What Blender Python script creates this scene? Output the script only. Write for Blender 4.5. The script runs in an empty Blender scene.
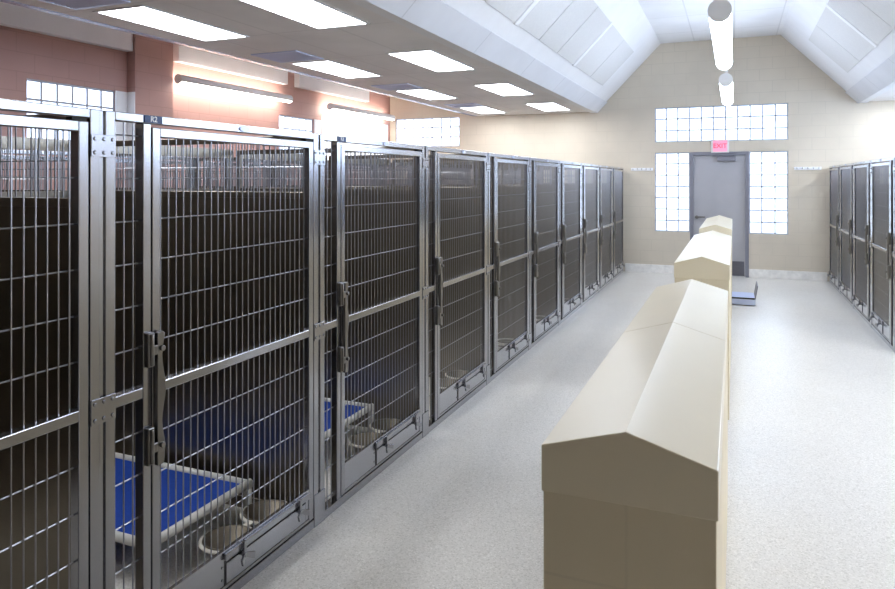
import bpy, bmesh, math, random
from mathutils import Vector, Matrix
random.seed(4)
S = bpy.context.scene
COL = S.collection
PI = math.pi

# ------------------------------------------------------------------ helpers
def lin(r, g, b):
    f = lambda c: (c / 255 / 12.92) if c / 255 <= 0.04045 else ((c / 255 + 0.055) / 1.055) ** 2.4
    return (f(r), f(g), f(b), 1.0)

class MB:
    """collects shapes, then links them as ONE mesh object"""
    def __init__(self, sx=1):
        self.bm = bmesh.new(); self.sx = sx; self.mi = 0
    def _faces(self, vs, quads):
        out = []
        for q in quads:
            try:
                f = self.bm.faces.new([vs[i] for i in q]); f.material_index = self.mi; out.append(f)
            except ValueError:
                pass
        return out
    def v(self, x, y, z):
        return self.bm.verts.new((self.sx * x, y, z))
    def box(self, x0, x1, y0, y1, z0, z1):
        vs = [self.v(x, y, z) for z in (z0, z1) for y in (y0, y1) for x in (x0, x1)]
        self._faces(vs, [(0, 2, 3, 1), (4, 5, 7, 6), (0, 1, 5, 4), (2, 6, 7, 3), (0, 4, 6, 2), (1, 3, 7, 5)])
        return self
    def hexa(self, pts):
        """8 points, ordered like box()"""
        vs = [self.v(*p) for p in pts]
        self._faces(vs, [(0, 2, 3, 1), (4, 5, 7, 6), (0, 1, 5, 4), (2, 6, 7, 3), (0, 4, 6, 2), (1, 3, 7, 5)])
        return self
    def cyl(self, p, q, r, n=12, r2=None, a0=0.0, a1=2 * PI, caps=True, up=None):
        p, q = Vector(p), Vector(q); d = (q - p).normalized()
        up = Vector(up) if up else (Vector((0, 0, 1)) if abs(d.z) < .9 else Vector((1, 0, 0)))
        a = d.cross(up).normalized(); b = a.cross(d).normalized()
        full = abs(a1 - a0 - 2 * PI) < 1e-6
        m = n if full else n + 1
        r2 = r if r2 is None else r2
        A, B = [], []
        for i in range(m):
            t = a0 + (a1 - a0) * i / n
            o = a * math.cos(t) + b * math.sin(t)
            A.append(self.v(*(p + o * r))); B.append(self.v(*(q + o * r2)))
        for i in range(m if full else m - 1):
            j = (i + 1) % m
            f = self.bm.faces.new((A[i], A[j], B[j], B[i])); f.material_index = self.mi; f.smooth = n > 6
        if caps or not full:
            f = self.bm.faces.new(A[::-1]); f.material_index = self.mi
            f = self.bm.faces.new(B); f.material_index = self.mi
        if not full:
            f = self.bm.faces.new((A[-1], A[0], B[0], B[-1])); f.material_index = self.mi
        return self
    def prism(self, poly, axis, a, b):
        """poly of 2-D points extruded along axis from a to b; axis x:(y,z) y:(x,z) z:(x,y)"""
        def P(u, v, w):
            return {'x': (w, u, v), 'y': (u, w, v), 'z': (u, v, w)}[axis]
        A = [self.v(*P(u, v, a)) for u, v in poly]; B = [self.v(*P(u, v, b)) for u, v in poly]
        n = len(poly)
        for i in range(n):
            j = (i + 1) % n
            f = self.bm.faces.new((A[i], A[j], B[j], B[i])); f.material_index = self.mi
        f = self.bm.faces.new(A[::-1]); f.material_index = self.mi
        f = self.bm.faces.new(B); f.material_index = self.mi
        return self
    def torus(self, c, R, r, n=28, m=8, flat=1.0):
        ring = []
        for i in range(n):
            t = 2 * PI * i / n
            row = []
            for k in range(m):
                s = 2 * PI * k / m
                rr = R + r * math.cos(s)
                row.append(self.v(c[0] + rr * math.cos(t), c[1] + rr * math.sin(t), c[2] + r * flat * math.sin(s)))
            ring.append(row)
        for i in range(n):
            for k in range(m):
                f = self.bm.faces.new((ring[i][k], ring[(i + 1) % n][k], ring[(i + 1) % n][(k + 1) % m], ring[i][(k + 1) % m]))
                f.smooth = True; f.material_index = self.mi
        return self
    def lathe(self, prof, c, n=28):
        rows = []
        for r, z in prof:
            rows.append([self.v(c[0] + r * math.cos(2 * PI * i / n), c[1] + r * math.sin(2 * PI * i / n), c[2] + z) for i in range(n)])
        for a, b in zip(rows, rows[1:]):
            for i in range(n):
                j = (i + 1) % n
                f = self.bm.faces.new((a[i], a[j], b[j], b[i])); f.smooth = True; f.material_index = self.mi
        for row in (rows[0], rows[-1]):
            f = self.bm.faces.new(row); f.material_index = self.mi
        return self
    def build(self, name, mats, parent=None, bevel=0, loc=None):
        bmesh.ops.recalc_face_normals(self.bm, faces=self.bm.faces)
        me = bpy.data.meshes.new(name)
        self.bm.to_mesh(me); self.bm.free()
        for m in (mats if isinstance(mats, (list, tuple)) else [mats]):
            me.materials.append(m)
        o = bpy.data.objects.new(name, me); COL.objects.link(o)
        if loc: o.location = loc
        if parent: o.parent = parent
        if bevel:
            b = o.modifiers.new('bevel', 'BEVEL'); b.width = bevel; b.segments = 2; b.limit_method = 'ANGLE'
            b.angle_limit = math.radians(40)
        return o

def empty(name, loc, label=None, cat=None, group=None):
    o = bpy.data.objects.new(name, None); COL.objects.link(o)
    o.location = loc; o.empty_display_size = .1
    if label: o['label'] = label
    if cat: o['category'] = cat
    if group: o['group'] = group
    return o
def tag(o, label, cat, group=None):
    o['label'] = label; o['category'] = cat
    if group: o['group'] = group
    return o
def struct(o):
    o['kind'] = 'structure'; return o
def copy_tree(o, parent=None):
    c = o.copy(); COL.objects.link(c)
    if parent: c.parent = parent
    for ch in list(o.children):
        copy_tree(ch, c)
    return c
def text_mesh(name, s, size, mat, depth, parent, M):
    cu = bpy.data.curves.new(name, 'FONT'); cu.body = s; cu.size = size; cu.extrude = depth; cu.offset = size * .01
    cu.align_x = 'CENTER'; cu.align_y = 'CENTER'
    t = bpy.data.objects.new(name + '_curve', cu); COL.objects.link(t)
    dg = bpy.context.evaluated_depsgraph_get()
    me = bpy.data.meshes.new_from_object(t.evaluated_get(dg))
    bpy.data.objects.remove(t)
    me.transform(M); me.materials.clear(); me.materials.append(mat)
    o = bpy.data.objects.new(name, me); COL.objects.link(o)
    if parent: o.parent = parent
    return o

# ------------------------------------------------------------------ materials
def mat(name, color, rough=.5, metal=0.0, spec=.5, emit=None, estr=0.0, coat=0.0):
    m = bpy.data.materials.new(name); m.use_nodes = True
    b = m.node_tree.nodes['Principled BSDF']
    b.inputs['Base Color'].default_value = color
    b.inputs['Roughness'].default_value = rough
    b.inputs['Metallic'].default_value = metal
    b.inputs['Specular IOR Level'].default_value = spec
    b.inputs['Coat Weight'].default_value = coat
    if emit:
        b.inputs['Emission Color'].default_value = emit
        b.inputs['Emission Strength'].default_value = estr
    return m
def N(m, typ, **kw):
    n = m.node_tree.nodes.new(typ)
    for k, v in kw.items(): setattr(n, k, v)
    return n
def L(m, a, b): m.node_tree.links.new(a, b)
def pos_uv(m, u, v, w=None):
    g = N(m, 'ShaderNodeNewGeometry'); s = N(m, 'ShaderNodeSeparateXYZ'); c = N(m, 'ShaderNodeCombineXYZ')
    L(m, g.outputs['Position'], s.inputs[0]); L(m, s.outputs[u], c.inputs[0]); L(m, s.outputs[v], c.inputs[1])
    return c.outputs[0]
def vary(m, base, amount, scale, detail=3.0, vec=None):
    """small procedural colour variation around base"""
    b = m.node_tree.nodes['Principled BSDF']
    n = N(m, 'ShaderNodeTexNoise'); n.inputs['Scale'].default_value = scale; n.inputs['Detail'].default_value = detail
    if vec is None:
        tc = N(m, 'ShaderNodeTexCoord'); vec = tc.outputs['Object']
    L(m, vec, n.inputs['Vector'])
    r = N(m, 'ShaderNodeValToRGB')
    lo = [c * (1 - amount) for c in base[:3]] + [1]; hi = [min(1, c * (1 + amount)) for c in base[:3]] + [1]
    r.color_ramp.elements[0].position = .3; r.color_ramp.elements[0].color = lo
    r.color_ramp.elements[1].position = .7; r.color_ramp.elements[1].color = hi
    L(m, n.outputs['Fac'], r.inputs['Fac'])
    return r.outputs['Color'], b
def block_mat(name, color, u, v, bw=.4, bh=.2, off=.5, rough=.55, dark=.9, bump=.25, mort=.006):
    m = mat(name, color, rough)
    vec = pos_uv(m, u, v)
    br = N(m, 'ShaderNodeTexBrick'); br.offset = off; br.squash = 1.0
    br.inputs['Scale'].default_value = 1; br.inputs['Mortar Size'].default_value = mort
    br.inputs['Mortar Smooth'].default_value = .4
    br.inputs['Brick Width'].default_value = bw; br.inputs['Row Height'].default_value = bh
    L(m, vec, br.inputs['Vector'])
    c1, b = vary(m, color, .05, 1.5)
    br.inputs['Mortar'].default_value = [c * dark for c in color[:3]] + [1]
    L(m, c1, br.inputs['Color1']); L(m, c1, br.inputs['Color2'])
    L(m, br.outputs['Color'], b.inputs['Base Color'])
    n = N(m, 'ShaderNodeTexNoise'); n.inputs['Scale'].default_value = 90
    tc = N(m, 'ShaderNodeTexCoord'); L(m, tc.outputs['Object'], n.inputs['Vector'])
    ad = N(m, 'ShaderNodeMath', operation='MULTIPLY_ADD'); ad.inputs[1].default_value = .25
    inv = N(m, 'ShaderNodeMath', operation='SUBTRACT'); inv.inputs[0].default_value = 1
    L(m, br.outputs['Fac'], inv.inputs[1]); L(m, n.outputs['Fac'], ad.inputs[0]); L(m, inv.outputs[0], ad.inputs[2])
    bp = N(m, 'ShaderNodeBump'); bp.inputs['Strength'].default_value = bump; bp.inputs['Distance'].default_value = .006
    L(m, ad.outputs[0], bp.inputs['Height']); L(m, bp.outputs[0], b.inputs['Normal'])
    return m
def plain_var(name, color, rough=.5, amount=.05, scale=4, **kw):
    m = mat(name, color, rough, **kw)
    c, b = vary(m, color, amount, scale); L(m, c, b.inputs['Base Color'])
    return m
def brushed(name, color, rough, stretch=(2, 2, 60), var=.12, rv=.08, metal=1.0):
    m = mat(name, color, rough, metal)
    tc = N(m, 'ShaderNodeTexCoord'); mp = N(m, 'ShaderNodeMapping'); mp.inputs['Scale'].default_value = stretch
    L(m, tc.outputs['Object'], mp.inputs['Vector'])
    c, b = vary(m, color, var, 6, 4, mp.outputs[0]); L(m, c, b.inputs['Base Color'])
    return m
def emitter(name, color, strength):
    m = bpy.data.materials.new(name); m.use_nodes = True
    b = m.node_tree.nodes['Principled BSDF']
    b.inputs['Base Color'].default_value = (.8, .8, .8, 1); b.inputs['Roughness'].default_value = .3
    b.inputs['Emission Color'].default_value = color; b.inputs['Emission Strength'].default_value = strength
    return m

CMU_BACK = block_mat('painted_block_beige', lin(210, 199, 181), 'X', 'Z', dark=.94, bump=.15)
CMU_SIDE = block_mat('painted_block_beige_side', lin(214, 202, 180), 'Y', 'Z')
CMU_PINK = block_mat('painted_block_pink', lin(182, 144, 136), 'Y', 'Z', dark=.88)
TAN = block_mat('painted_block_tan', lin(112, 88, 44), 'X', 'Z')
TILE = block_mat('ceiling_tile', lin(240, 237, 236), 'Y', 'X', bw=1.25, bh=.62, off=0, rough=.8, dark=.9, bump=.15, mort=.012)
TILE_W = block_mat('ceiling_tile_white', lin(238, 238, 240), 'Y', 'X', bw=1.22, bh=.66, off=0, rough=.7, dark=.86, bump=.15, mort=.012)
WHITE_P = plain_var('white_paint', lin(238, 238, 240), .5, .02)
FASCIA = block_mat('white_fascia_boards', lin(224, 225, 230), 'Y', 'Z', bw=1.6, bh=9, off=0, rough=.5, dark=.75, bump=.1, mort=.008)
ACOUST = plain_var('grey_acoustic_board', lin(219, 218, 217), .9, .03, 40)
STEEL = brushed('brushed_stainless', lin(137, 137, 144), .24, (1, 1, 6), .015)
STEEL_D = brushed('dark_stainless_sheet', lin(136, 128, 116), .3, (1, 1, 6), .02)
STEEL_L = brushed('latch_steel', lin(128, 125, 122), .3, (3, 3, 3), .05, .05)
ROD = brushed('steel_rod', lin(156, 156, 160), .3, (3, 3, 3), .04, .04)
BLACK = plain_var('black_gap_and_parts', lin(26, 25, 24), .6, .1)  # also darkens the open gap around the feeding hatch
SHEET = brushed('satin_sheet', lin(152, 153, 160), .24, (1, 6, 1), .02)
BLUEPL = plain_var('blue_plate', lin(38, 66, 118), .4, .05)
PLTXT = mat('plate_lettering', lin(248, 250, 252), .5)
COTBLUE = plain_var('blue_cot_fabric', lin(0, 58, 150), .75, .12, 60)
PVC = plain_var('pale_pvc', lin(214, 212, 206), .4, .03)
FEEDER = plain_var('pale_feeder_enamel', lin(205, 200, 188), .4, .04)
BOWLM = brushed('bowl_steel', lin(112, 104, 92), .5)
CAPM = plain_var('beige_cap', lin(228, 215, 186), .28, .02, 3, spec=.95)
BODYM = block_mat('beige_divider_block', lin(224, 210, 180), 'X', 'Z', bw=.2175, bh=.2, off=0, rough=.5, dark=.93, bump=.12, mort=.004)
DOORM = plain_var('grey_door_paint', lin(170, 168, 171), .4, .03)
DFRAME = plain_var('grey_frame_paint', lin(128, 127, 136), .4, .03)
KICK = brushed('kick_plate_steel', lin(120, 120, 128), .35)
MORTAR = plain_var('window_mortar', lin(186, 188, 197), .6, .02)
BASEB = plain_var('marbled_base', lin(236, 233, 228), .35, .1, 14)
RED_E = emitter('exit_red_glow', lin(255, 60, 95), .6)
SIGNW = mat('sign_white', lin(225, 222, 220), .5)
EXITF = emitter('exit_face', lin(255, 104, 146), .3)
EXITF.node_tree.nodes['Principled BSDF'].inputs['Base Color'].default_value = lin(246, 178, 202)
RED_E.node_tree.nodes['Principled BSDF'].inputs['Base Color'].default_value = lin(225, 40, 70)
HOUSE = plain_var('lamp_housing', lin(240, 238, 236), .4, .03)
VENTP = plain_var('pale_blue_vent_reflection', lin(206, 218, 250), .35, .03)  # bluish reflection of the metal vents painted in as base colour
RAILP = plain_var('rail_blue_reflection', lin(186, 194, 224), .25, .03)  # blue reflection on the metal edge is put into this colour
ALUM = brushed('bright_aluminium', lin(196, 204, 228), .3, (3, 2, 2), .03, .04, .35)

W_DAY = emitter('daylit_glass_block', (.62, .77, 1, 1), 2.2)
def blockify(m, base):
    b = m.node_tree.nodes['Principled BSDF']
    n = N(m, 'ShaderNodeTexNoise'); n.inputs['Scale'].default_value = 22; n.inputs['Detail'].default_value = 2
    tc = N(m, 'ShaderNodeTexCoord'); L(m, tc.outputs['Object'], n.inputs['Vector'])
    mr = N(m, 'ShaderNodeMapRange'); mr.inputs['To Min'].default_value = base * .88; mr.inputs['To Max'].default_value = base * 1.12
    L(m, n.outputs['Fac'], mr.inputs['Value']); L(m, mr.outputs[0], b.inputs['Emission Strength'])
    b.inputs['Roughness'].default_value = .08
blockify(W_DAY, 2.8)
W_RIGHT = emitter('added_fill_glass_block', (.55, .72, 1, 1), 2.2); blockify(W_RIGHT, 10.0)  # glow for the added, unseen right-wall windows; bluish fill light
W_SIDE = emitter('frosted_side_glass', (.9, .93, 1, 1), 1.1)
TROF = emitter('troffer_diffuser', (.9, .94, 1, 1), 19.0)
PEND = emitter('pendant_tube', (.68, .8, 1, 1), 17.0)
WARM = emitter('warm_wall_tube', (1, .88, .77, 1), 22.0)

for m_ in (STEEL, SHEET):
    b_ = m_.node_tree.nodes['Principled BSDF']
    b_.inputs['Coat Weight'].default_value = 1.0; b_.inputs['Coat IOR'].default_value = 2.0
    b_.inputs['Coat Roughness'].default_value = .16
# floor: polished speckled terrazzo
FLOOR = mat('polished_terrazzo', lin(205, 200, 190), .2)
def floor_nodes(m):
    b = m.node_tree.nodes['Principled BSDF']
    g = N(m, 'ShaderNodeNewGeometry')
    v = N(m, 'ShaderNodeTexVoronoi'); v.inputs['Scale'].default_value = 160
    L(m, g.outputs['Position'], v.inputs['Vector'])
    sp = N(m, 'ShaderNodeSeparateColor'); L(m, v.outputs['Color'], sp.inputs[0])
    r = N(m, 'ShaderNodeValToRGB'); e = r.color_ramp.elements
    e[0].position = 0; e[0].color = lin(193, 187, 178)
    e[1].position = 1; e[1].color = lin(234, 230, 223)
    for p, c in ((.12, lin(203, 198, 188)), (.3, lin(215, 210, 202)), (.85, lin(221, 216, 208))):
        k = e.new(p); k.color = c
    L(m, sp.outputs[0], r.inputs['Fac'])
    n = N(m, 'ShaderNodeTexNoise'); n.inputs['Scale'].default_value = .9; n.inputs['Detail'].default_value = 4
    L(m, g.outputs['Position'], n.inputs['Vector'])
    mx = N(m, 'ShaderNodeMix', data_type='RGBA', blend_type='MULTIPLY'); mx.inputs['Factor'].default_value = .25
    L(m, r.outputs['Color'], mx.inputs['A']); L(m, n.outputs['Color'], mx.inputs['B'])
    bw = N(m, 'ShaderNodeMix', data_type='RGBA'); 
    mr = N(m, 'ShaderNodeMapRange'); mr.inputs['To Min'].default_value = .9; mr.inputs['To Max'].default_value = 1.06
    L(m, n.outputs['Fac'], mr.inputs['Value'])
    mul = N(m, 'ShaderNodeVectorMath', operation='SCALE'); L(m, r.outputs['Color'], mul.inputs[0]); L(m, mr.outputs[0], mul.inputs['Scale'])
    L(m, mul.outputs[0], b.inputs['Base Color'])
    n2 = N(m, 'ShaderNodeTexNoise'); n2.inputs['Scale'].default_value = 3; L(m, g.outputs['Position'], n2.inputs['Vector'])
    m2 = N(m, 'ShaderNodeMapRange'); m2.inputs['To Min'].default_value = .26; m2.inputs['To Max'].default_value = .4
    L(m, n2.outputs['Fac'], m2.inputs['Value']); L(m, m2.outputs[0], b.inputs['Roughness'])
floor_nodes(FLOOR)

# ------------------------------------------------------------------ dimensions
H = 1.69                    # eye height
XL, XR = -1.886, 1.448      # kennel fronts
YB, YF = 13.05, -6.5        # far wall, wall behind the camera
WL, WR = -6.75, 3.12        # side walls
CX = -.2535                 # ceiling axis
ZC = H + 1.283              # lower ceiling
ZT = H + 2.475              # upper ceiling
P0, PITCH = 1.633, 1.26

# ------------------------------------------------------------------ room shell
struct(MB().box(WL - .2, WR + .2, YF - .2, YB + .2, -.12, 0).build('floor', FLOOR))

def wall_open(name, axis, a0, a1, z0, z1, t0, t1, openings, material):
    """wall in pieces around rectangular openings; axis 'x' runs along X, 'y' along Y"""
    us = sorted({a0, a1, *[o[0] for o in openings], *[o[1] for o in openings]})
    zs = sorted({z0, z1, *[o[2] for o in openings], *[o[3] for o in openings]})
    m = MB()
    for ua, ub in zip(us, us[1:]):
        run = None
        for za, zb in zip(zs, zs[1:]):
            mid = ((ua + ub) / 2, (za + zb) / 2)
            hole = any(o[0] < mid[0] < o[1] and o[2] < mid[1] < o[3] for o in openings)
            if hole: continue
            if axis == 'x': m.box(ua, ub, t0, t1, za, zb)
            else: m.box(t0, t1, ua, ub, za, zb)
    bmesh.ops.remove_doubles(m.bm, verts=m.bm.verts, dist=1e-5)
    return struct(m.build(name, material))

BW = [(-1.341, .847, H + .683, H + 1.313),       # strip over the door
      (-1.341, -.734, H - .934, H + .497),       # left of the door
      (.23, .847, H - .934, H + .497),           # right of the door
      (-6.62, -5.16, H + .683, H + 1.29)]        # strip at the end of the far aisle
DO = (-.734, .23, 0, H + .497)
wall_open('wall_back', 'x', WL - .2, WR + .2, 0, 5.0, YB, YB + .2, BW + [DO], CMU_BACK)
LW = [(4.91, 6.03, 2.11, 2.745), (9.19, 10.18, 2.11, 2.745), (10.44, 13.0, 2.0, 2.86)]
wall_open('wall_left', 'y', YF - .2, YB, 0, 4.3, WL - .2, WL, LW, CMU_PINK)
RW = [(3.0, 5.6, 2.05, 2.85), (6.4, 9.0, 2.05, 2.85), (9.8, 12.4, 2.05, 2.85)]  # openings for unseen windows, added to throw bluish light across the aisle
wall_open('wall_right', 'y', YF - .2, YB, 0, 4.3, WR, WR + .2, RW, CMU_SIDE)
struct(MB().box(WL - .2, WR + .2, YF - .2, YF, 0, 5.0).build('wall_front', TAN))

def glass_window(n, axis, u0, u1, z0, z1, plane, nu, nz, glass, mortar_w=.024, side=1):
    fr = MB(); pn = MB()
    du, dz = (u1 - u0) / nu, (z1 - z0) / nz
    def bx(m, ua, ub, za, zb, d0, d1):
        if axis == 'x': m.box(ua, ub, plane + d0, plane + d1, za, zb)
        elif side > 0: m.box(plane - d1, plane - d0, ua, ub, za, zb)
        else: m.box(plane + d0, plane + d1, ua, ub, za, zb)
    for i in range(nu + 1):
        c = u0 + i * du; w = mortar_w / 2 if 0 < i < nu else mortar_w
        bx(fr, max(u0, c - w), min(u1, c + w), z0, z1, .028, .12)
    for k in range(nz + 1):
        c = z0 + k * dz; w = mortar_w / 2 if 0 < k < nz else mortar_w
        bx(fr, u0, u1, max(z0, c - w), min(z1, c + w), .0285, .12)
    for i in range(nu):
        for k in range(nz):
            bx(pn, u0 + i * du + .004, u0 + (i + 1) * du - .004, z0 + k * dz + .004, z0 + (k + 1) * dz - .004, .033, .11)
    f = struct(fr.build('window_%d' % n, MORTAR))
    pn.build('glass_block', glass, f, bevel=.006)
    return f
glass_window(1, 'x', *BW[0], YB, 11, 3, W_DAY)
glass_window(2, 'x', *BW[1], YB, 3, 7, W_DAY)
glass_window(3, 'x', *BW[2], YB, 3, 7, W_DAY)
glass_window(4, 'x', *BW[3], YB, 7, 3, W_DAY)
glass_window(5, 'y', *LW[0], WL, 6, 3, W_DAY)
glass_window(6, 'y', *LW[1], WL, 5, 3, W_DAY)
for q, o_ in enumerate(RW):
    glass_window(8 + q, 'y', *o_, WR, 13, 4, W_RIGHT, .016, -1)  # added out-of-view windows, serving as bluish fill from the right
f7 = struct(MB().box(WL - .12, WL - .02, 10.44, 13.0, 2.0, 2.02).box(WL - .12, WL - .02, 10.44, 13.0, 2.84, 2.86)
            .box(WL - .12, WL - .02, 10.44, 10.46, 2.02, 2.84).box(WL - .12, WL - .02, 12.975, 13.0, 2.02, 2.84).build('window_7', WHITE_P))
MB().box(WL - .09, WL - .04, 10.46, 12.975, 2.02, 2.84).build('frosted_pane', W_SIDE, f7)

# exit door
d = struct(MB().box(DO[0], DO[0] + .055, YB - .012, YB + .14, 0, DO[3]).box(DO[1] - .055, DO[1], YB - .012, YB + .14, 0, DO[3])
           .box(DO[0] + .055, DO[1] - .055, YB - .012, YB + .14, DO[3] - .06, DO[3]).build('door_1', DFRAME, bevel=.004))
MB().box(DO[0] + .058, DO[1] - .058, YB + .03, YB + .075, .012, DO[3] - .063).build('door_leaf', DOORM, d)
MB().box(DO[0] + .075, DO[1] - .075, YB + .024, YB + .03, .02, .27).build('kick_plate', KICK, d)
cl = MB().box(-.28, .02, YB - .035, YB + .03, 2.02, 2.10).build('door_closer', DFRAME, d, bevel=.01)
MB().hexa([(-.36, YB - .03, 2.105), (-.34, YB - .045, 2.105), (.0, YB - .02, 2.105), (.0, YB - .035, 2.105),
           (-.36, YB - .03, 2.12), (-.34, YB - .045, 2.12), (.0, YB - .02, 2.12), (.0, YB - .035, 2.12)]).build('closer_arm', KICK, cl)
hd = MB().cyl((-.62, YB + .03, 1.03), (-.62, YB - .02, 1.03), .03, 16).box(-.65, -.48, YB - .035, YB - .018, 1.02, 1.045).build('lever_handle', STEEL_L, d)

# skirting
struct(MB().box(XL + .02, DO[0] - .002, YB - .014, YB, 0, .15).build('baseboard_back', BASEB, bevel=.004))
struct(MB().box(DO[1] + .002, XR - .02, YB - .014, YB, 0, .15).build('baseboard_back.001', BASEB, bevel=.004))

# ceilings
T = .08
struct(MB().box(-4.78, CX - 2.145, YF, YB, ZC, ZC + T).build('ceiling', TILE))
struct(MB().box(CX + 2.145, WR, YF, YB, ZC, ZC + T).build('ceiling', TILE))
struct(MB().box(CX - .98, CX + .98, YF, YB, ZT, ZT + T).build('ceiling', TILE_W))
struct(MB().box(WL, -4.8, YF, YB, 3.75, 3.83).build('ceiling', TILE_W))
struct(MB().box(-4.88, -4.8, YF, YB, ZC + T, 3.75).build('trim_5', WHITE_P))
# metal edge rail of the lower ceiling
struct(MB().prism([(-4.78, ZC - .006), (-4.92, ZC + .012), (-4.92, ZC + .06), (-4.78, ZC + .06)], 'y', YF, YB).build('trim_1', RAILP))
def slope(s):
    a = (CX + s * 2.145, ZC - .012); b = (CX + s * .98, ZT)
    n = (s * .7071, .7071)
    return [a, b, (b[0] + n[0] * .1, b[1] + n[1] * .1), (a[0] + n[0] * .1 + s * .02, a[1] + n[1] * .1)]
for s in (-1, 1):
    struct(MB().prism(slope(s), 'y', YF, YB).build('ceiling', WHITE_P))
    # fascia board along the foot of each slope
    a = Vector((CX + s * 2.145, ZC - .012)); dr = Vector((-s, 1.02)).normalized(); nn = Vector((-s * dr.y, -abs(dr.x)))
    q = a + dr * .27
    struct(MB().prism([tuple(a + nn * .001), tuple(a + nn * .022), tuple(q + nn * .022), tuple(q + nn * .001)], 'y', YF, YB).build('trim_%d' % (2 if s < 0 else 3), FASCIA))
    struct(MB().prism([(a.x, ZC - .02), (a.x + s * .11, ZC - .02), (a.x + s * .11, ZC), (a.x, ZC)], 'y', YF, YB).build('trim_%d' % (6 if s < 0 else 7), WHITE_P))

# pilaster on the pink wall
struct(MB().box(WL, WL + .13, 6.19, 6.79, 0, 3.75).build('wall_left.001', CMU_PINK))
struct(MB().box(WL + .001, WL + .012, 6.015, 6.188, 2.0, 2.745).box(WL + .012, WL + .128, 6.178, 6.189, 2.0, 2.745).build('trim_8', WHITE_P))
struct(MB().box(WL + .001, WL + .012, 10.19, 10.40, 2.0, 2.745).build('trim_9', WHITE_P))

ORD = ['nearest', 'second', 'third', 'fourth', 'fifth', 'sixth', 'seventh', 'eighth', 'ninth', 'tenth']

# white boxed duct covers high on the pink wall
for k, (y0, y1) in enumerate(((3.81, 6.185), (6.92, 9.29), (9.60, 11.98))):
    struct(MB().box(0, .10, 0, y1 - y0, 0, .38).build('trim_%d' % (10 + k), WHITE_P, bevel=.006, loc=(WL, y0, 3.23)))

# ------------------------------------------------------------------ lamps
def troffer(x, y, label, l=1.24):
    r = empty('ceiling_light', (x, y, ZC), label, 'ceiling light', 'recessed ceiling lights')
    w = .46
    MB().box(-.025, 0, -.025, l + .025, -.008, -.0005).box(w, w + .025, -.025, l + .025, -.008, -.0005).box(0, w, -.025, 0, -.008, -.0005).box(0, w, l, l + .025, -.008, -.0005).build('light_frame', WHITE_P, r)
    MB().box(0.001, w - .001, .001, l - .001, -.005, -.0005).build('diffuser', TROF, r)
    return r
NEARF = ['farthest', 'second farthest', 'third farthest', 'fourth farthest', 'fifth farthest', 'sixth farthest']
for i, y in enumerate((11.24, 8.74, 6.22, 3.71, 1.2)):
    troffer(-3.235, y, NEARF[i] + ' bright ceiling light in the row beside the beam')
    troffer(-4.48, y + .12, NEARF[i] + ' bright ceiling light in the row beside the metal ceiling edge', 1.16)
    troffer(2.28, y, NEARF[i] + ' added unseen ceiling light above the right kennels')  # lamps added out of view to light the aisle from the right
def vent(x, y, z, w, l, label, n=9):
    r = empty('ceiling_vent', (x, y, z), label, 'vent', 'ceiling vents')
    MB().box(0, w, 0, .03, -.012, -.0005).box(0, w, l - .03, l, -.012, -.0005).box(0, .03, .03, l - .03, -.012, -.0005).box(w - .03, w, .03, l - .03, -.012, -.0005).build('vent_frame', VENTP, r)
    s = MB()
    for k in range(n):
        c = .03 + (l - .06) * (k + .5) / n
        s.hexa([(.03, c - .02, -.003), (w - .03, c - .02, -.003), (.03, c - .017, -.002), (w - .03, c - .017, -.002),
                (.03, c + .012, -.014), (w - .03, c + .012, -.014), (.03, c + .015, -.012), (w - .03, c + .015, -.012)])
    s.build('louvre', VENTP, r)
for i, y in enumerate((10.78, 8.24, 5.72, 3.2)):
    vent(-4.55, y, ZC, .55, .5, NEARF[i] + ' silver ceiling vent between the lights by the metal edge')
vent(-.62, 8.0, ZT, .45, .18, 'small grey ceiling vent near the pendant tube on the high ceiling', 4)

def pendant(y, label):
    r = empty('pendant_light', (-.10, y, H + 1.24), label, 'pendant light', 'pendant tubes over the aisle')
    R, l = .08, 2.44
    MB().cyl((0, .03, 0), (0, l - .03, 0), R, 24, caps=True).build('tube_diffuser', PEND, r)
    for a, b in ((0, .03), (l - .03, l)):
        MB().cyl((0, a, 0), (0, b, 0), R + .003, 24).build('end_cap', HOUSE, r)
    for a in (.35, l - .35):
        MB().cyl((0, a, R - .005), (0, a, ZT - H - 1.24 + .001), .003, 6).build('cable', HOUSE, r)
    return r
pendant(5.41, 'nearer long white pendant tube light over the aisle')
pendant(9.2, 'farther white pendant tube light, just before the strip window')

def wall_tube(y0, label):
    r = empty('wall_light', (WL + .2, y0, 2.98), label, 'wall light', 'warm tube lights on the pink wall')
    R, l = .06, 2.4
    MB().cyl((0, .012, 0), (0, l - .012, 0), R, 16, a0=PI * .6, a1=PI * 1.8).build('diffuser', WARM, r)
    MB().cyl((0, .012, 0.0005), (0, l - .012, 0.0005), R, 16, a0=-.2 * PI, a1=PI * .6).build('housing', HOUSE, r)
    for a in (0, l - .012):
        MB().cyl((0, a, 0), (0, a + .012, 0), R + .002, 16).build('end_cap', HOUSE, r)
    for a in (.3, l - .3):
        MB().box(-.2, -.03, a - .03, a + .03, -.01, .04).build('bracket', HOUSE, r)
wall_tube(6.8, 'warm glowing tube light on pink wall right of the pilaster')
wall_tube(10.38, 'warm glowing tube light on pink wall nearest the far corner')

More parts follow.
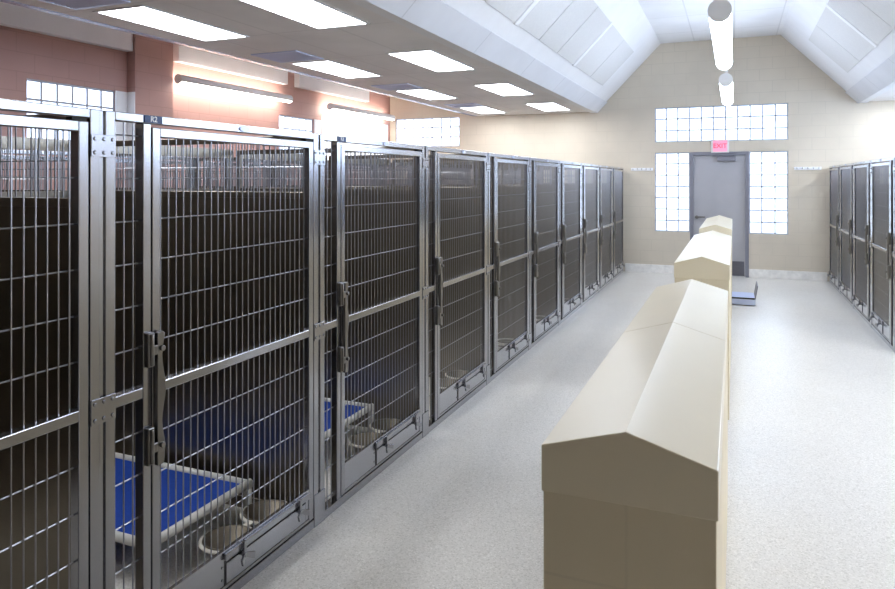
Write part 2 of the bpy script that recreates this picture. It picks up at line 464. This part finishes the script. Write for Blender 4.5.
# ------------------------------------------------------------------ acoustic boards on the slopes
def board(s, y0, y1, label):
    # from X=.. on the slope; local frame on the slope plane
    xa, xb = CX + s * 1.82, CX + s * 1.30
    def zp(x): return (ZC - .012) + (CX * 0 + (2.145 - abs(x - CX))) * (ZT - ZC + .012) / 1.165
    n = Vector((-s * .7071, 0, -.7071))
    pa, pb = Vector((xa, 0, zp(xa))), Vector((xb, 0, zp(xb)))
    o = empty('board_pivot', (0, 0, 0)); bpy.data.objects.remove(o)
    base = pa + Vector((0, y0, 0))
    m = MB(); L_ = y1 - y0; u = pb - pa
    pts = []
    for off in (n * .001, n * .014):
        for yy in (0, L_):
            for w in (Vector((0, 0, 0)), u):
                pts.append(tuple(w + off + Vector((0, yy, 0))))
    m.hexa(pts)
    ob = m.build('acoustic_panel', ACOUST, bevel=.004, loc=base)
    tag(ob, label, 'acoustic panel', 'acoustic panels on the sloped ceiling')
def batten(s, y, label):
    xa, xb = CX + s * 1.83, CX + s * 1.29
    def zp(x): return (ZC - .012) + (2.145 - abs(x - CX)) * (ZT - ZC + .012) / 1.165
    n = Vector((-s * .7071, 0, -.7071))
    pa, pb = Vector((xa, y, zp(xa))), Vector((xb, y, zp(xb)))
    m = MB(); pts = []
    for off, hw in ((n * .001, .066), (n * .022, .05)):
        for sy in (-hw, hw):
            for w in (Vector((0, 0, 0)), pb - pa):
                pts.append(tuple(w + off + Vector((0, sy, 0))))
    m.hexa(pts)
    o = m.build('ceiling_batten', WHITE_P, bevel=.008, loc=pa)
    tag(o, label, 'batten', 'white battens on the sloped ceiling')
YS = [(11.8, 10.73), (10.71, 9.62), (9.48, 8.56), (8.54, 7.69), (7.67, 6.87), (6.73, 5.85), (5.83, 4.95)]
for i, (b, a) in enumerate(YS):
    board(-1, a, b, ['first', 'second', 'third', 'fourth', 'fifth', 'sixth', 'seventh'][i] + ' grey acoustic panel from the far wall on the left slope')
    if i < 4: board(1, a, b, ['first', 'second', 'third', 'fourth'][i] + ' grey acoustic panel from the far wall on the right slope')
batten(-1, 9.55, 'white raised batten on left slope nearest the far wall')
batten(-1, 6.80, 'white raised batten on left slope nearer the camera')
batten(1, 9.55, 'white raised batten between acoustic panels on right slope')

# ------------------------------------------------------------------ kennels
KH = 1.917
def rods(m, ys, z0, z1, x, r=.0027):
    for y in ys: m.cyl((x, y, z0), (x, y, z1), r, 6, caps=False)
def partition(sx, k, yo):
    p = MB(sx).box(.085, 1.50, yo - .008, yo + .008, .06, 1.60).box(.045, .085, yo - .02, yo + .02, 0, KH - .005).box(1.50, 1.535, yo - .017, yo + .017, 0, KH - .005)
    p.box(.085, 1.50, yo - .015, yo + .015, 1.60, 1.63).box(.085, 1.50, yo - .015, yo + .015, 1.88, KH - .005).box(.085, 1.50, yo - .015, yo + .015, .0, .06)
    p = p.build('partition', STEEL_D, k, bevel=.002)
    g = MB(sx)
    for i in range(36):
        x = .105 + i * .0385
        if x < 1.49: g.cyl((x, yo, 1.63), (x, yo, 1.88), .003, 6, caps=False)
    g.cyl((.085, yo, 1.755), (1.50, yo, 1.755), .003, 6, caps=False)
    g.build('partition_grille', ROD, p)
def end_frame(sx, k):
    MB(sx).box(0, .04, 1.212, 1.250, 0, KH).build('end_post', STEEL, k, bevel=.003)
    partition(sx, k, 1.231)
def kennel_proto(sx, label, group):
    k = empty('kennel', (0, 0, 0), label, 'kennel', group)
    # fixed frame
    f = MB(sx)
    f.box(0, .04, .010, .048, 0, KH).box(0, .04, -.048, -.010, 0, KH)
    f.box(0, .04, .048, 1.212, 1.887, KH).box(-.002, .05, .048, 1.212, 0, .042)
    f.box(0, .04, .165, .2, .042, 1.887).box(.001, .038, .048, .165, .935, .973)
    f.box(.007, .036, -.010, .010, 0, KH)
    f.build('front_frame', STEEL, k, bevel=.003)
    g = MB(sx); rods(g, (.062, .1, .138), .042, 1.887, .02)
    for z in [.96 + .147 * i for i in range(-6, 7)]:
        if abs(z - .96) > .05: g.cyl((.026, .048, z), (.026, .165, z), .003, 6, caps=False)
    g.build('side_grille', ROD, k)
    for z0, z1 in ((1.764, 1.836), (.907, .988)):
        p = MB(sx); p.box(-.004, 0, -.047, .047, z0, z1)
        for zz in (z0 + .014, z1 - .014):
            for yy in (-.034, 0, .034):
                p.cyl((-.004, yy, zz), (-.008, yy, zz), .007, 10, r2=.005)
        p.build('splice_plate', STEEL, k, bevel=.001)
    MB(sx).box(-.004, 0, -.048, .048, .0, .155).build('foot_cover', STEEL, k, bevel=.001)
    b = MB(sx); b.bm.verts.ensure_lookup_table()
    ov = [(.695 + .03 * math.cos(2 * PI * i / 20), 1.902 + .011 * math.sin(2 * PI * i / 20)) for i in range(20)]
    b.prism(ov, 'x', -.005, 0); b.build('badge', ALUM, k)
    for z0, z1 in ((1.04, 1.16), (.70, .83)):
        kp = MB(sx).box(-.02, 0, .168, .198, z0, z1).box(-.027, -.018, .176, .206, z0 + .04, z0 + .075).cyl((-.021, .183, z0 + .005), (-.021, .183, z1 - .005), .008, 10)
        kp.build('latch_keeper', STEEL_L, k, bevel=.004)
    # door
    d = MB(sx); y0, y1 = .204, 1.205
    d.box(-.002, .036, y0, y0 + .036, .05, 1.875).box(-.002, .036, y1 - .036, y1, .05, 1.875)
    d.box(-.002, .036, y0 + .036, y1 - .036, 1.842, 1.875).box(-.004, .034, y0 + .036, y1 - .036, .937, .973)
    d.box(-.002, .034, y0 + .036, y1 - .036, .05, .064)
    d = d.build('door', STEEL, k, bevel=.003)
    ys = [y0 + .036 + (y1 - y0 - .072) * (i + .5) / 25 for i in range(25)]
    for nm, a, b_ in (('upper_grille', .973, 1.842), ('lower_grille', .2, .937)):
        g = MB(sx); rods(g, ys, a, b_, .017)
        n = 6 if nm[0] == 'u' else 5
        for i in range(1, n):
            z = a + (b_ - a) * i / n
            g.cyl((.023, y0 + .036, z), (.023, y1 - .036, z), .003, 6, caps=False)
        g.build(nm, ROD, d)
    kp = MB(sx).box(.002, .014, y0 + .036, y1 - .036, .064, .203).box(-.001, .016, y0 + .036, y1 - .036, .195, .206)
    for zz in (.09, .14): kp.cyl((.002, .565, zz), (-.001, .565, zz), .005, 8)
    kp.build('kick_panel', SHEET, d, bevel=.001)
    MB(sx).box(-.0005, .002, .578, 1.142, .064, .160).build('hatch_gap_dark', BLACK, d)  # dark sheet standing in for the shaded gap around the hatch
    MB(sx).box(-.004, -.0005, .584, 1.136, .069, .152).build('feeding_hatch', SHEET, d, bevel=.001)
    MB(sx).box(-.014, -.001, .57, 1.166, .166, .196).build('hatch_rail', STEEL, d, bevel=.004)
    for yc in (.67, 1.064):
        w = MB(sx); w.cyl((-.004, yc, .15), (-.034, yc, .15), .008, 10).box(-.030, -.014, yc - .007, yc + .007, .14, .205)
        for sg in (-1, 1):
            w.hexa([(-.030, yc, .140), (-.020, yc, .140), (-.030 - .018, yc + sg * .035, .120), (-.036, yc + sg * .035, .120),
                    (-.030, yc, .158), (-.020, yc, .158), (-.030 - .018, yc + sg * .042, .146), (-.036, yc + sg * .042, .146)])
        w.build('hatch_latch', STEEL, d, bevel=.002)
    # wavy latch handle
    pts = [(.206, 1.155), (.206, .69), (.232, .69)]
    for i in range(25):
        t = i / 24
        pts.append((.236 + .008 * math.sin(t * PI * 4 + .6) - .004 * (t < .1), .695 + t * .455))
    pts.append((.226, 1.16))
    lh = MB(sx).prism(pts, 'x', -.024, -.008)
    lh.box(-.009, -.001, .209, .23, .76, .80).box(-.009, -.001, .209, .23, 1.07, 1.11)
    lh.cyl((-.024, .222, 1.10), (-.036, .222, 1.10), .010, 12).cyl((-.024, .222, .76), (-.036, .222, .76), .010, 12)
    lh.build('latch_handle', STEEL_L, d, bevel=.002)
    MB(sx).box(.004, .03, 1.15, 1.2, 1.876, 1.886).build('hinge_block', BLACK, d)
    bh = MB(sx)
    for yc in (.815, 1.087):
        bh.torus((.185, yc, .10), .112, .013, 30, 8, .5)
    bh.box(.17, .2, .925, .977, .094, .106).box(.015, .08, .80, .83, .092, .104).box(.015, .08, 1.07, 1.10, .092, .104)
    bh.box(.010, .02, .79, 1.11, .085, .12)
    bh.build('bowl_holder', FEEDER, d)
    partition(sx, k, 0)
    return k
def rear_wall(sx, k):
    p = MB(sx).box(1.537, 1.551, .02, 1.21, .04, 1.60).box(1.535, 1.555, .02, 1.21, 1.60, 1.63).box(1.535, 1.555, .02, 1.21, 0, .04).box(1.535, 1.555, .02, 1.21, 1.85, KH - .005)
    p = p.build('rear_panel', STEEL_D, k)
    g = MB(sx)
    for i in range(60):
        g.cyl((1.545, .025 + i * .02, 1.63), (1.545, .025 + i * .02, 1.85), .003, 6, caps=False)
    g.build('rear_grille', ROD, p)

NUM = ['first', 'second', 'third', 'fourth', 'fifth', 'sixth', 'seventh', 'eighth', 'ninth', 'tenth']
# left row
KL = kennel_proto(-1, 'stainless barred kennel at the left edge of the photo, nearest the camera', 'kennels along the left of the aisle')
KR = kennel_proto(1, 'stainless barred kennel', 'kennels along the right of the aisle')
rear_proto = copy_tree(KR)
rear_wall(-1, KL); rear_wall(1, KR)
left = []
LAB = {1: 'large stainless barred kennel with blue number plate R2 and a blue cot inside',
       2: 'stainless barred kennel next beyond the R2 kennel, with second blue plate and cot',
       9: 'farthest stainless kennel of the left row, against the beige end wall'}
for i in range(10):
    o = KL if i == 0 else copy_tree(KL)
    o.location = (XL, P0 + (i - 1) * PITCH, 0)
    if i: o['label'] = LAB.get(i, NUM[i] + ' stainless barred kennel from the camera in the left row, no cot')
    left.append(o)
# end post of the left row against the far wall
for i, n in ((1, 'R2'), (2, 'R3')):
    p = MB().box(-.0005, .004, .168, .247, 1.889, 1.915).build('number_plate', BLUEPL, left[i])
    M = Matrix.Translation((.0045, .2075, 1.902)) @ Matrix.Rotation(PI / 2, 4, 'Z') @ Matrix.Rotation(PI / 2, 4, 'X')
    text_mesh('plate_lettering', n, .028, PLTXT, .0006, p, M)
for i in range(4):
    o = KR if i == 0 else copy_tree(KR)
    o.location = (XR, P0 + (8 - i) * PITCH, 0)
    o['label'] = ['farthest stainless kennel of the right row, against the beige end wall',
                  'second stainless kennel from the end wall in the right row',
                  'third stainless kennel from the end wall in the right row',
                  'right row kennel cut off by the right edge of the photo'][i]
    # plain light on what differs: only its place in the row
for i in range(10):
    o = rear_proto if i == 0 else copy_tree(rear_proto)
    o.location = (-5.03, P0 + (i - 1) * PITCH, 0)
    o['label'] = 'stainless kennel of the row behind, seen only through the upper bars of the left row'
    o['group'] = 'kennels of the row behind'

end_frame(-1, left[9]); end_frame(1, KR)

# blue raised cots
def cot(i, label):
    x0, x1, y0, y1, z = -1.44, -.335, .515, 1.18, .175
    r = empty('pet_cot', (XL, P0 + (i - 1) * PITCH, 0), label, 'pet cot', 'blue raised cots')
    f = MB()
    for y in (y0 + .02, y1 - .02): f.cyl((x0, y, z), (x1, y, z), .02, 12)
    for x in (x0 + .02, x1 - .02): f.cyl((x, y0, z), (x, y1, z), .02, 12)
    f.build('cot_frame', PVC, r)
    c = MB().box(x0 + .028, x1 - .028, y0 + .028, y1 - .028, z - .004, z + .004)
    bmesh.ops.subdivide_edges(c.bm, edges=c.bm.edges, cuts=6, use_grid_fill=True)
    for v in c.bm.verts:
        u = (v.co.x - x0) / (x1 - x0); w = (v.co.y - y0) / (y1 - y0)
        v.co.z -= .012 * math.sin(PI * u) * math.sin(PI * w)
    c.build('cot_fabric', COTBLUE, r)
    for x in (x0 + .02, x1 - .02):
        for y in (y0 + .02, y1 - .02):
            MB().cyl((x, y, 0), (x, y, z), .02, 12).cyl((x, y, 0), (x, y, .02), .024, 12).build('leg', PVC, r)
cot(1, 'blue raised pet cot in the R2 kennel')
cot(2, 'blue raised pet cot in the kennel beyond R2')
# steel bowls in the ring holders of the near kennels
for i in (1, 2, 3):
    for j, yc in enumerate((.815, 1.087)):
        b = MB().lathe([(.060, -.075), (.075, -.07), (.100, .0), (.110, .004), (.108, .008), (.096, .004), (.072, -.06), (.02, -.066)], (0, 0, 0), 26)
        o = b.build('feeding_bowl', BOWLM, loc=(XL - .185, P0 + (i - 1) * PITCH + yc, .103))
        tag(o, ('left' if j == 0 else 'right') + ' steel bowl in the ring holder of the ' + ['R2 kennel', 'kennel next beyond R2', 'fourth left kennel'][i - 1], 'bowl', 'bowls in ring holders')

# ------------------------------------------------------------------ low divider walls down the aisle
def divider(y0, length, label):
    r = empty('divider_wall', (-.2175, y0, 0), label, 'divider wall', 'low divider walls along the aisle')
    w = .1875; ze, zr = 1.09, 1.145
    MB().box(-w + .004, w - .004, .004, length - .004, 0, .992).build('wall_body', BODYM, r, bevel=.003)
    h = length / 2
    for a, b in ((0, h - .001), (h + .001, length)):
        MB().prism([(-w, .985), (w, .985), (w, ze), (0, zr), (-w, ze)], 'y', a, b).build('cap', CAPM, r, bevel=.003)
divider(1.526, 2.5, 'long beige gabled divider wall nearest the camera')
divider(5.24, 2.75, 'middle beige gabled divider wall behind the nearest one')
divider(9.05, 2.45, 'farthest beige gabled divider wall, just before the grey door')

# metal tray on the floor beside the divider
t = empty('metal_tray', (.11, 10.1, 0), 'dark edged metal tray with upright sides on floor beside the divider', 'tray')
MB().box(-.15, .15, 0, .5, .01, .10).build('tray_base', ALUM, t, bevel=.004)
MB().box(-.149, .139, .012, .5, .1, .106).build('tray_plate', VENTP, t)
MB().hexa([(.14, 0, .09), (.152, 0, .09), (.14, .5, .09), (.152, .5, .09), (.17, 0, .27), (.182, 0, .27), (.17, .5, .27), (.182, .5, .27)]).build('side_panel', DFRAME, t)
MB().box(-.16, -.15, 0, .5, .0, .34).build('side_panel', DFRAME, t)
MB().box(-.15, .14, -.004, .012, .088, .108).build('front_edge', BLACK, t)

# ------------------------------------------------------------------ exit sign, wall rails
e = empty('exit_sign', (-.235, YB, H + .48), 'small lit red EXIT sign above the grey door', 'exit sign')
MB().box(-.147, .147, -.045, -.0005, 0, .232).build('sign_case', SIGNW, e, bevel=.006)
MB().box(-.115, .115, -.048, -.045, .02, .212).build('sign_face', EXITF, e)
text_mesh('lettering', 'EXIT', .11, RED_E, .001, e, Matrix.Translation((0, -.0495, .116)) @ Matrix.Rotation(PI / 2, 4, 'X'))
def rail(x0, x1, label):
    r = empty('hook_rail', (x0, YB, 1.86), label, 'hook rail', 'hook rails on the end wall')
    MB().box(0, x1 - x0, -.018, -.0005, 0, .05).build('rail_board', WHITE_P, r, bevel=.003)
    n = 5
    for i in range(n):
        x = (x1 - x0) * (i + .5) / n
        MB().cyl((x, -.018, .02), (x, -.055, .02), .006, 8).cyl((x, -.055, .02), (x, -.06, .045), .006, 8).build('hook', STEEL, r)
rail(-1.76, -1.37, 'white hook rail on beige wall left of the glass block window')
rail(.93, 1.34, 'white hook rail on beige wall right of the glass block window')

# ------------------------------------------------------------------ world, camera
w = bpy.data.worlds.new('world'); S.world = w; w.use_nodes = True
w.node_tree.nodes['Background'].inputs[0].default_value = (.75, .85, 1, 1)
w.node_tree.nodes['Background'].inputs[1].default_value = .6
cam = bpy.data.cameras.new('camera'); co = bpy.data.objects.new('camera', cam); COL.objects.link(co)
cam.sensor_fit = 'HORIZONTAL'; cam.sensor_width = 36; cam.lens = 690 / 895 * 36
cam.shift_y = -114.5 / 895; cam.clip_start = .05
co.location = (0, 0, H); co.rotation_euler = (PI / 2, 0, math.atan(287 / 690))
S.camera = co
S.view_settings.view_transform = 'Standard'; S.view_settings.look = 'None'
S.view_settings.gamma = 1; S.view_settings.use_curve_mapping = False
S.view_settings.exposure = 0.0
S.cycles.use_denoising = True
S.cycles.max_bounces = 12; S.cycles.diffuse_bounces = 5; S.cycles.glossy_bounces = 6
S.cycles.sample_clamp_indirect = 6
